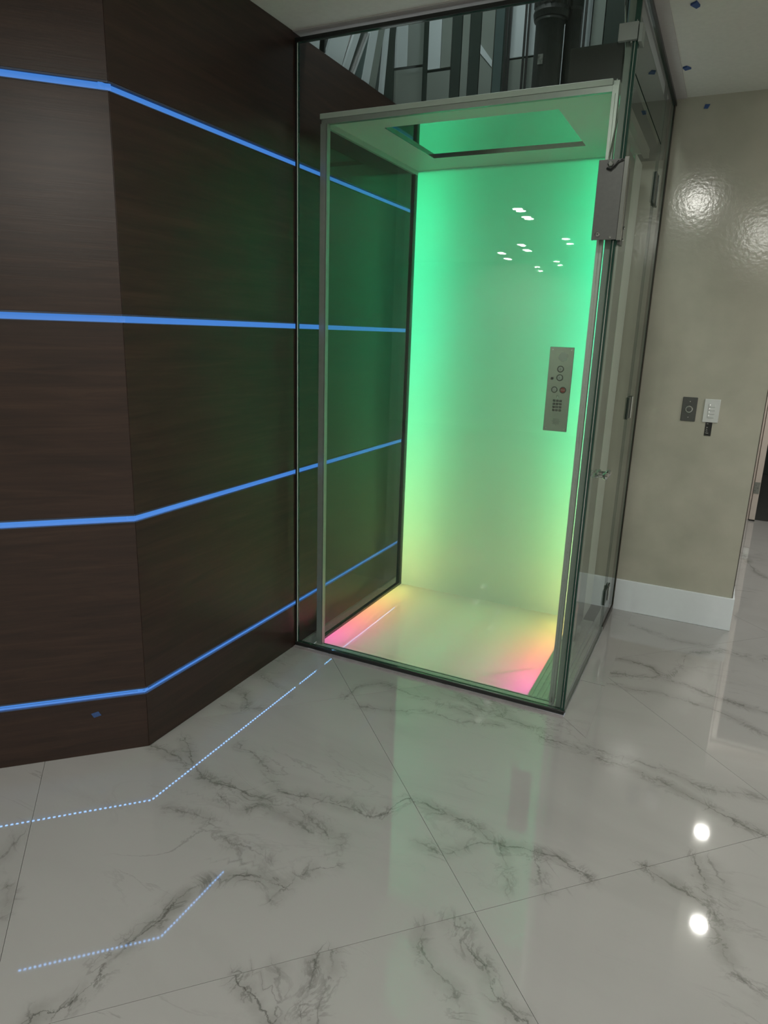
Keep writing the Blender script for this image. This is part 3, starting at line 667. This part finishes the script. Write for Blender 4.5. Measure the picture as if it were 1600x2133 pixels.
# ceiling panel with a recess for the mirror
c = MB(); mx0, mx1, my0, my1 = 0.268, 0.972, 0.238, 0.763
c.box(CX0 - .012, mx0, 0.064, CY1 - .001, CZ, CZ + .02).box(mx1, 1.186, 0.064, CY1 - .001, CZ, CZ + .02).box(mx0, mx1, 0.064, my0, CZ, CZ + .02).box(mx0, mx1, my1, CY1 - .001, CZ, CZ + .02)
c.build('cab_ceiling', 'cab_ceiling', cab)
box('ceiling_mirror', 'polished', mx0 + .004, mx1 - .004, my0 + .004, my1 - .004, CZ + .008, CZ + .012, cab)
r = MB(); r.box(mx0 + .0003, mx0 + .0035, my0 + .0003, my1 - .0003, CZ - .0015, CZ + .0119).box(mx0 + .0036, mx1 - .0003, my1 - .0035, my1 - .0003, CZ - .0015, CZ + .0119)
r.build('mirror_rim', 'steel', cab)
MB().box(CX0 - .006, 1.190, 0.040, 0.062, 2.2475, 2.2665).build('front_header', 'rail_white', cab, bevel=.0008)
MB().box(CX0 + .004, 1.190, 0.044, 0.0615, 2.229, 2.2470).build('header_channel', 'satin', cab)
MB().box(CX0 - .012, CX0 + .004, 0.0625, CY1 - .002, 2.2285, 2.2490).build('side_header', 'rail_white', cab)
MB().box(1.1865, 1.208, 0.0625, CY1 - .002, 2.230, 2.2665).build('door_header', 'satin', cab)
lp = MB(); lp.box(0.088, 0.114, 0.036, 0.043, 0.004, 2.2285).box(0.088, 0.094, 0.0435, 0.060, 0.012, 2.2285).box(0.116, 0.119, 0.036, 0.060, 0.012, 2.2285)
lp.build('front_left_post', 'satin', cab)
rp = MB(); rp.box(1.192, 1.212, 0.036, 0.044, 0.0125, 2.246).box(1.192, 1.197, 0.0445, 0.060, 0.0125, 2.229).box(1.2085, 1.212, 0.0445, .062, 0.0125, 2.229)
rp.build('front_right_post', 'satin', cab)
box('post_highlight', 'polished', 1.2022, 1.2035, 0.0345, 0.0355, 0.02, 2.22, cab)
pane('front_glass', 0.1195, 1.1915, 0.048, 0.054, 0.0125, 2.2285, cab, ('z0',), 'cab_glass')
pane('left_glass', 0.074, 0.082, 0.064, 0.950, 0.020, 2.2285, cab, ('z0', 'y1'), 'cab_glass')
g = MB(); g.box(0.070, 0.0915, 0.0645, 0.9835, 0.006, 0.0195); g.build('left_bottom_channel', 'dark_green', cab)
g = MB(); g.box(0.070, 0.0735, 0.951, 0.983, 0.02, 2.2283).box(0.0737, 0.0915, 0.962, 0.983, 0.02, 2.2283).box(0.083, 0.0915, 0.951, 0.957, 0.02, 2.2283)
g.build('left_rear_channel', 'dark_green', cab)
LY, LZ = 1.205, -0.115
# LED tapes in the two back corners and along both floor edges
box('corner_led_strip', 'led_up', 0.088, 0.103, LY - .001, LY + .001, 0.012, 2.235, cab, origin=(0, 0, 0))
box('corner_led_strip', 'led_up', 1.095, 1.110, LY - .001, LY + .001, 0.012, 2.235, cab, origin=(0, 0, 0))
box('floor_led_strip', 'led_floor', 0.094, 0.109, 0.066, 0.955, LZ - .001, LZ + .001, cab, origin=(0, 0, 0))
box('floor_led_strip', 'led_floor', 1.078, 1.093, 0.066, 0.955, LZ - .001, LZ + .001, cab, origin=(0, 0, 0))
for i_ in range(3):  # inner strips added under the floor to lift its middle to pale green
    box('floor_led_strip', 'led_fill', 0.34 + .25 * i_, 0.355 + .25 * i_, 0.066, 0.955, LZ - .001, LZ + .001, cab, origin=(0, 0, 0))
# door side of the cab: return jamb, ribbed sills
j = MB(); j.box(1.1215, 1.150, 0.70, CY1 - .001, 0.012, 2.229).box(1.1505, 1.165, 0.69, 0.72, 0.012, 2.229)
j.build('door_jamb', 'satin', cab)
for n_, (x0, x1, y0) in enumerate(((1.105, 1.132, .66), (1.135, 1.158, .70), (1.161, 1.178, .74))):
    MB().box(x0, x1, y0, y0 + .03, 0.0125 + .012 * n_, 0.020 + .022 * n_).build('jamb_foot', 'rail_white', cab)
s_ = MB(); s_.box(1.1005, 1.205, 0.0605, 0.99, 0.0005, 0.010)
so = s_.build('cab_sill', 'alu_green', cab)
for i in range(5):
    box('sill_rib', 'alu_green', 1.104 + i * .021, 1.115 + i * .021, 0.064, 0.985, 0.0102, 0.0125, so)
ls = tag(box('landing_sill', 'alu_green', 1.2085, 1.244, 0.018, 1.236, 0.0005, 0.010, origin=(1.22, .6, 0)), 'ribbed green-grey metal landing sill just inside the glass door', 'sill')
for i in range(2):
    box('sill_rib', 'alu_green', 1.2105 + i * .017, 1.2225 + i * .017, 0.02, 1.19, 0.0102, 0.0135, ls)

MB().box(1.1005, 1.205, 0.992, 1.236, -0.01, 0.006).build('pit_cover', 'dark_green', cab)
# control panel on the back wall
cp = MB(); py = CY1 - .0045
cp.box(0.849, 0.968, py, CY1 - .0003, 0.990, 1.405)
cpo = cp.build('control_panel', 'steel', cab, bevel=.0012)
def ring(x, z, r, mats_, parent, name, txt=None, ts=.01):
    b = MB(); b.lathe((x, py, z), [(r, 0), (r, -.0022), (r * .82, -.0030)], 'y', 24, 0)
    b.lathe((x, py - .0031, z), [(r * .74, 0), (r * .74, -.0016), (r * .6, -.0022)], 'y', 24, 1)
    if txt: b.text(txt, ts, (x, py - .0056, z), (1, 0, 0), (0, 0, 1), 0.0, 2)
    return b.build(name, mats_, parent)
ring(0.910, 1.299, .0165, ['dark_green', 'satin', 'ink'], cpo, 'call_button', '2', .014)
ring(0.910, 1.257, .0165, ['dark_green', 'satin', 'ink'], cpo, 'call_button', '1', .014)
ring(0.889, 1.197, .0155, ['dark_green', 'satin', 'ink'], cpo, 'alarm_button')
ring(0.931, 1.197, .0165, ['dark_green', 'red', 'light_ink'], cpo, 'stop_button', 'STOP', .0085)
ring(0.873, 1.252, .0085, ['steel', 'black'], cpo, 'key_switch')
MB().lathe((0.917, py, 1.358), [(.022, 0), (.022, -.0008)], 'y', 24).build('indicator_window', 'satin', cpo)
MB().lathe((0.907, py, 1.163), [(.006, 0), (.006, -.003), (.003, -.004)], 'y', 14).build('key_lock', 'polished', cpo)
KEYS = ['1', '2', '3', '4', '5', '6', '7', '8', '9', '*', '0', '#', '', '', '']
for i, s in enumerate(KEYS):
    kx, kz = 0.893 + (i % 3) * .0160 + .0003, 1.143 - (i // 3) * .0155
    b = MB().box(kx - .0060, kx + .0060, py - .0026, py - .0002, kz - .0055, kz + .0055)
    if s: b.text(s, .008, (kx, py - .0029, kz), (1, 0, 0), (0, 0, 1), 0.0, 1)
    b.build('keypad_key', ['dark_green' if i < 12 else 'steel', 'light_ink'], cpo)
sp_ = MB()
for i in range(-3, 4):
    for q in range(-3, 4):
        if i * i + q * q < 10: sp_.lathe((0.911 + i * .0062, py, 1.040 + q * .0062), [(.0017, 0), (.0017, -.0004)], 'y', 6)
sg = sp_.build('speaker_grille', 'black', cpo); sg['kind'] = 'stuff'
for x, z in ((0.863, 1.392), (0.955, 1.392), (0.862, 1.003), (0.954, 1.003)):
    MB().lathe((x, py, z), [(.003, 0), (.002, -.001)], 'y', 10).build('screw', 'polished', cpo)

# things standing on the cab roof
mo = tag(empty('drive_motor', (0.83, 0.5, 2.27)), 'black cylindrical drive motor standing on the cab roof', 'motor')
MB().lathe((0.845, 0.50, 2.272), [(.085, 0), (.085, .05), (.055, .08), (.055, .36), (.062, .365)], 'z', 32).build('lower_housing', 'motor', mo)
u = MB(); u.lathe((0.848, 0.50, 2.640), [(.066, 0), (.070, .02), (.066, .035), (.066, .125), (.060, .135)], 'z', 32)
for i in range(18):
    a = math.tau * i / 18; x, y = 0.848 + .066 * math.cos(a), .5 + .066 * math.sin(a); u.tube([(x, y, 2.678), (x, y, 2.76)], .003, 6)
u.build('upper_housing', 'motor', mo)
MB().lathe((0.852, 0.50, 2.7755), [(.040, 0), (.040, .05), (.030, .06), (.030, .25)], 'z', 24).build('shaft_cap', 'motor', mo)
s = MB()
for i in range(10):
    a = math.tau * i / 10; x, y = 0.852 + .043 * math.cos(a), .5 + .043 * math.sin(a); s.tube([(x, y, 2.7760), (x, y, 2.80)], .004, 6)
s.build('terminal', 'satin', mo)
MB().lathe((0.925, 0.54, 2.272), [(.03, 0), (.03, .40), (.034, .41), (.034, .44), (.02, .45)], 'z', 24).build('side_cylinder', 'motor', mo)
MB().box(0.822, 0.842, 0.4425, 0.4445, 2.475, 2.510).build('rating_label', 'label', mo)
bx = tag(empty('control_box', (1.12, 0.15, 2.27)), 'matt black rectangular control box on the cab roof beside the motor', 'box')
MB().box(1.025, 1.205, 0.12, 0.34, 2.271, 2.397).build('case', 'motor', bx)
MB().box(1.030, 1.200, 0.1165, 0.1195, 2.276, 2.390).build('cover', 'black', bx)
for x, z in ((1.19, 2.285), (1.04, 2.285)): MB().lathe((x, .1163, z), [(.003, 0), (.002, -.0012)], 'y', 8).build('cover_screw', 'satin', bx)
lab = ['leftmost', 'second from left', 'second from right', 'rightmost']
for i, (x, r_) in enumerate(((0.452, .0075), (0.545, .0075), (0.775, .011), (0.815, .0085))):
    o = MB()
    if i == 2: o.box(x - r_, x + r_, 1.19, 1.20, 2.30, 3.7)
    else: o.box(x - r_ - .006, x - .004, 1.19, 1.20, 2.30, 3.7).box(x + .004, x + r_ + .006, 1.19, 1.20, 2.30, 3.7)
    tag(o.build('hoist_belt', 'black', origin=(x, 1.195, 2.3)), 'black upright hoist belt behind the cab roof, %s of four' % lab[i], 'belt', 'hoist belts above the cab')
cbp = [(1.203, .026, 2.50), (1.210, .026, 2.44), (1.222, .026, 2.34), (1.226, .026, 2.26), (1.225, .026, 2.19), (1.217, .026, 2.12), (1.207, .026, 2.04), (1.200, .026, 1.95)]
tag(MB().tube(cbp, .0028, 8).build('travelling_cable', 'polished', origin=(1.2, .026, 2.5)), 'thin shiny cable hanging in a curve inside the shaft corner', 'cable')
gr = MB(); gr.box(1.222, 1.240, 0.020, 0.032, 0.012, 2.50).box(1.2285, 1.2335, 0.0325, 0.046, 0.012, 2.50)
tag(gr.build('guide_rail', 'clamp_grey', origin=(1.23, .03, 0)), 'slim steel guide rail standing in the front right corner of the shaft', 'rail')

# ------------------------------------------------------------------ things on the taupe wall
y = 1.2678
pl = tag(empty('call_plate', (1.507, y, 1.06)), 'brushed steel elevator call plate with one round button on the taupe wall', 'switch plate')
MB().box(1.473, 1.541, y - .006, y - .0002, 1.064, 1.183).build('plate', 'gunmetal', pl, bevel=.002)
MB().lathe((1.507, y - .0062, 1.124), [(.0175, 0), (.0175, -.003), (.0150, -.004)], 'y', 28).build('button_ring', 'polished', pl)
MB().lathe((1.507, y - .0103, 1.124), [(.0130, 0), (.0130, -.0015), (.010, -.0022)], 'y', 28).build('button', 'gunmetal', pl)
for z in (1.162, 1.084): MB().lathe((1.507, y - .0062, z), [(.0032, 0), (.0022, -.001)], 'y', 12).build('screw', 'polished', pl)
kp = tag(empty('wall_keypad', (1.609, y, 1.06)), 'white wall keypad with four stacked buttons right of the steel call plate', 'keypad')
MB().box(1.574, 1.645, y - .007, y - .0002, 1.066, 1.180).build('plate', 'white_plastic', kp, bevel=.0015)
for i in range(4):
    z = 1.149 - i * .0172
    MB().box(1.5945, 1.6245, y - .0100, y - .0072, z - .0078, z + .0078).build('key', 'white_plastic', kp, bevel=.001)
    MB().lathe((1.600, y - .0101, z + .003), [(.0012, 0), (.0012, -.0005)], 'y', 8).build('status_light', 'status', kp)
lt = MB().box(1.591, 1.622, y - .0012, y - .0002, 0.998, 1.0655)
for i, (zz, w) in enumerate(((1.058, .008), (1.040, .007), (1.031, .006), (1.022, .008), (1.012, .013))):
    lt.box(1.597, 1.597 + w, y - .0015, y - .0012, zz - .0010, zz + .0010, 1)
tag(lt.build('label_strip', ['black', 'light_ink'], origin=(1.606, y, 1.0)), 'narrow black label strip hanging below the white keypad', 'label strip')

# bits of blue tape
def tape(name_, pts, z0, z1, axis, label):
    tag(MB().prism(pts, z0, z1, axis=axis).build('tape_scrap', 'tape', origin=None), label, 'tape', 'scraps of blue masking tape')
tape('t', [(1.372, .285), (1.392, .268), (1.401, .305), (1.389, .318)], CEIL - .0065, CEIL - .0002, 'z', 'blue tape scrap on the ceiling, higher of the two in the picture')
tape('t', [(1.314, .865), (1.330, .855), (1.345, .885), (1.322, .897)], CEIL - .006, CEIL - .0002, 'z', 'blue tape scrap on the ceiling near the taupe wall')
tape('t', [(1.386, 2.487), (1.403, 2.485), (1.412, 2.503), (1.390, 2.504)], 1.2655, 1.2676, 'y', 'blue tape scrap high on the taupe wall just under the ceiling')
t45 = MB()
q = [on45(.148, -.0012, .147), on45(.172, -.0012, .141), on45(.180, -.0012, .157), on45(.157, -.0012, .163)]
q2 = [on45(.148, -.0002, .147), on45(.172, -.0002, .141), on45(.180, -.0002, .157), on45(.157, -.0002, .163)]
va = [t45.bm.verts.new(p) for p in q]; vb = [t45.bm.verts.new(p) for p in q2]
t45.bm.faces.new(va); t45.bm.faces.new(vb[::-1])
for i in range(4): t45.bm.faces.new((va[i], va[(i + 1) % 4], vb[(i + 1) % 4], vb[i]))
bmesh.ops.recalc_face_normals(t45.bm, faces=t45.bm.faces[:])
tag(t45.build('tape_scrap', 'tape'), 'small blue tape scrap on the dark wood panel below the lowest light line', 'tape', 'scraps of blue masking tape')

# recessed downlights (out of frame; some seen as reflections, others added to brighten the room)
first = None
for i, (x, y_) in enumerate(DOWNLIGHTS):
    t = tag(empty('downlight', (x, y_, CEIL)), 'round recessed ceiling downlight with white trim ring', 'ceiling light', 'recessed ceiling downlights')
    if first is None:
        r_ = MB().lathe((x, y_, CEIL - .0002), [(.062, 0), (.060, -.006), (.050, -.008), (.047, -.002)], 'z', 28); first = [r_.build('trim_ring', 'white_trim', t)]
        l_ = MB().lathe((x, y_, CEIL - .0085), [(.045, 0), (.045, -.0015)], 'z', 24); first.append(l_.build('lens', 'lamp', t))
    else:
        for p in first:
            c_ = p.copy(); COL.objects.link(c_); c_.parent = t; c_.location = p.location
